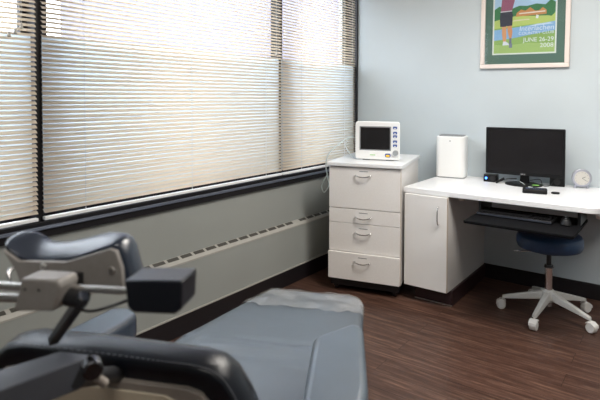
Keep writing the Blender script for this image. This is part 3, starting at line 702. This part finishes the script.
bm = BM(); tube(bm, [C(-.668, .738, 1.040), C(-.668, .728, 1.036), C(-.662, .725, 1.022), C(-.660, .735, 1.012)], .0035, 8); obj('catch', bm, CHROME, hpp, smooth=True)
# bracket block with rods
blk_r = [(-.600, 1.004), (-.528, 1.010), (-.516, 1.048), (-.521, 1.058), (-.585, 1.056), (-.590, 1.030)]
bm = BM(); loft(bm, [C(v, .66, z) for v, z in blk_r], [C(v+(.004), .700, z+.001) for v, z in blk_r]); bb = obj('headrest_bracket', bm, SHELL2, ch, bev=.004)
for (v, z) in ((-.576, 1.040), (-.552, 1.041)): obj('screw_hole', cyl(BM(), C(v, .6585, z), C(v, .661, z), .0018, seg=10), BLACKM, bb)
obj('side_rod', cyl(BM(), C(-.80, .69, 1.024), C(-.60, .69, 1.030), .0065), STEEL, ch)
obj('side_rod', cyl(BM(), C(-.80, .69, 1.002), C(-.598, .69, 1.012), .0065), STEEL, ch)
obj('cross_rod', cyl(BM(), C(-.52, .69, 1.036), C(-.40, .68, 1.045), .0050), STEEL, ch)
obj('bracket_neck', box(BM(), C(-.575, 0, 0)[0], C(-.535, 0, 0)[0], C(0, .698, 0)[1], C(0, .744, 0)[1], 1.015, 1.042), BLACKM, ch)
# black adjusting knob block
g0 = [(-.398, 1.074), (-.310, 1.080), (-.312, 1.040), (-.322, 1.033), (-.384, 1.029), (-.393, 1.036)]
bm = BM(); loft(bm, [C(v, .64, z+.001) for v, z in g0], [C(v-.005, .70, z) for v, z in g0]); obj('adjusting_handle', bm, VINYLD, ch, bev=.003)
# pivot and arms down to the backrest
obj('pivot', cyl(BM(), C(-.525, .69, 1.024), C(-.495, .69, 1.022), .016), BLACKM, ch, bev=.003)
def bar(name, p, q_, w_, h_, mt, bev=.003):
    p, q_ = Vector(p), Vector(q_); d = (q_-p).normalized(); x = d.cross(Vector((0, 0, 1))).normalized(); y_ = x.cross(d)
    r_ = lambda c: [c+x*a*w_/2+y_*b*h_/2 for a, b in ((-1, -1), (1, -1), (1, 1), (-1, 1))]
    return obj(name, loft(BM(), r_(p), r_(q_)), mt, ch, bev=bev)
ARMD = mat('dark_painted_arm', (.035, .042, .06), .3, .3)
bar('link_arm', C(-.486, .675, 1.032), C(-.620, .773, .904), .016, .016, ARMD)
bolt(C(-.486, .664, 1.028), (0, -1, 0), .006, ch, BLACKM, 'pivot_bolt')
obj('thin_lever', tube(BM(), [C(-.505, .68, 1.010), C(-.480, .69, 1.004), C(-.424, .69, 1.025), C(-.40, .69, 1.038)], .0025, 8), BLACKM, ch, smooth=True)
# diagonal support bar with chrome knob at lower left
tp = [C(-.680, .510, .930), C(-.620, .480, .925), C(-.488, .700, .930), C(-.545, .695, .932)]
lo = [(x, y_, z-.045) for x, y_, z in tp]
obj('support_bar', loft(BM(), lo, tp), mat('dark_painted_bar', (.07, .076, .09), .38), ch, bev=.002)
bolt(C(-.550, .588, .900), (.85, -.5, 0), .004, ch, CHROME, 'bar_screw')
kn = obj('round_knob', cyl(BM(), C(-.474, .672, .931), C(-.458, .655, .931), .0155, .0145, 32), mat('dark_chrome', (.10, .10, .11), .25, 1), ch, bev=.003)
obj('knob_collar', cyl(BM(), C(-.462, .668, .915), C(-.460, .685, .897), .006, .007, 20), SHELL, kn)
obj('bar_mount', cyl(BM(), C(-.500, .675, .905), C(-.505, .80, .845), .014), BLACKM, ch)

# clear plastic foot cover
cx_, cy_ = -.43, 2.1
tag_o = None
def leg_z(u): return seat_at(u)[2]
bm = BM(); nu, nv = 26, 44
grid = []
for i in range(nu+1):
    row = []
    for j in range(nv+1):
        a = j/nv; b = i/nu
        edge = .012*math.sin(a*23)+.008*math.sin(a*51+1)
        u0 = 1.965+edge; u = u0+(2.272-u0)*b; sv = seat_at(min(u, 2.252))
        vl, vr = sv[0]-.004, sv[1]+.004
        v = vl+(vr-vl)*a
        z = sv[2]+.0070+.0035*math.sin(a*17+b*5)*math.sin(b*9+a*4)+.002*math.sin(a*60)*(1-b)+random.uniform(-.0006, .0006)
        d_edge = min(a, 1-a)
        if d_edge < .03: z -= .02*(1-d_edge/.03)
        if b > .95: z -= .010*(b-.95)/.05
        row.append(bm.verts.new(C(v, u, z)))
    grid.append(row)
for i in range(nu):
    for j in range(nv): bm.faces.new((grid[i][j], grid[i][j+1], grid[i+1][j+1], grid[i+1][j]))
# hanging sides and end
def skirt(line, drop):
    low = [bm.verts.new((v.co.x*1.004, v.co.y*1.002, v.co.z-drop-.01*math.sin(k*1.3))) for k, v in enumerate(line)]
    for a, b, c, d in zip(line, line[1:], low[1:], low): bm.faces.new((a, b, c, d))
border = [grid[i][0] for i in range(nu+1)]+[v for v in grid[nu][1:]]+[grid[i][nv] for i in range(nu-1, -1, -1)]
skirt(border, .055)
co = obj('plastic_foot_cover', bm, FILM, smooth=True)
co.location = ch.location; co.rotation_euler = ch.rotation_euler
tag(co, 'wrinkled clear plastic cover over the foot end of the treatment chair', 'plastic cover')
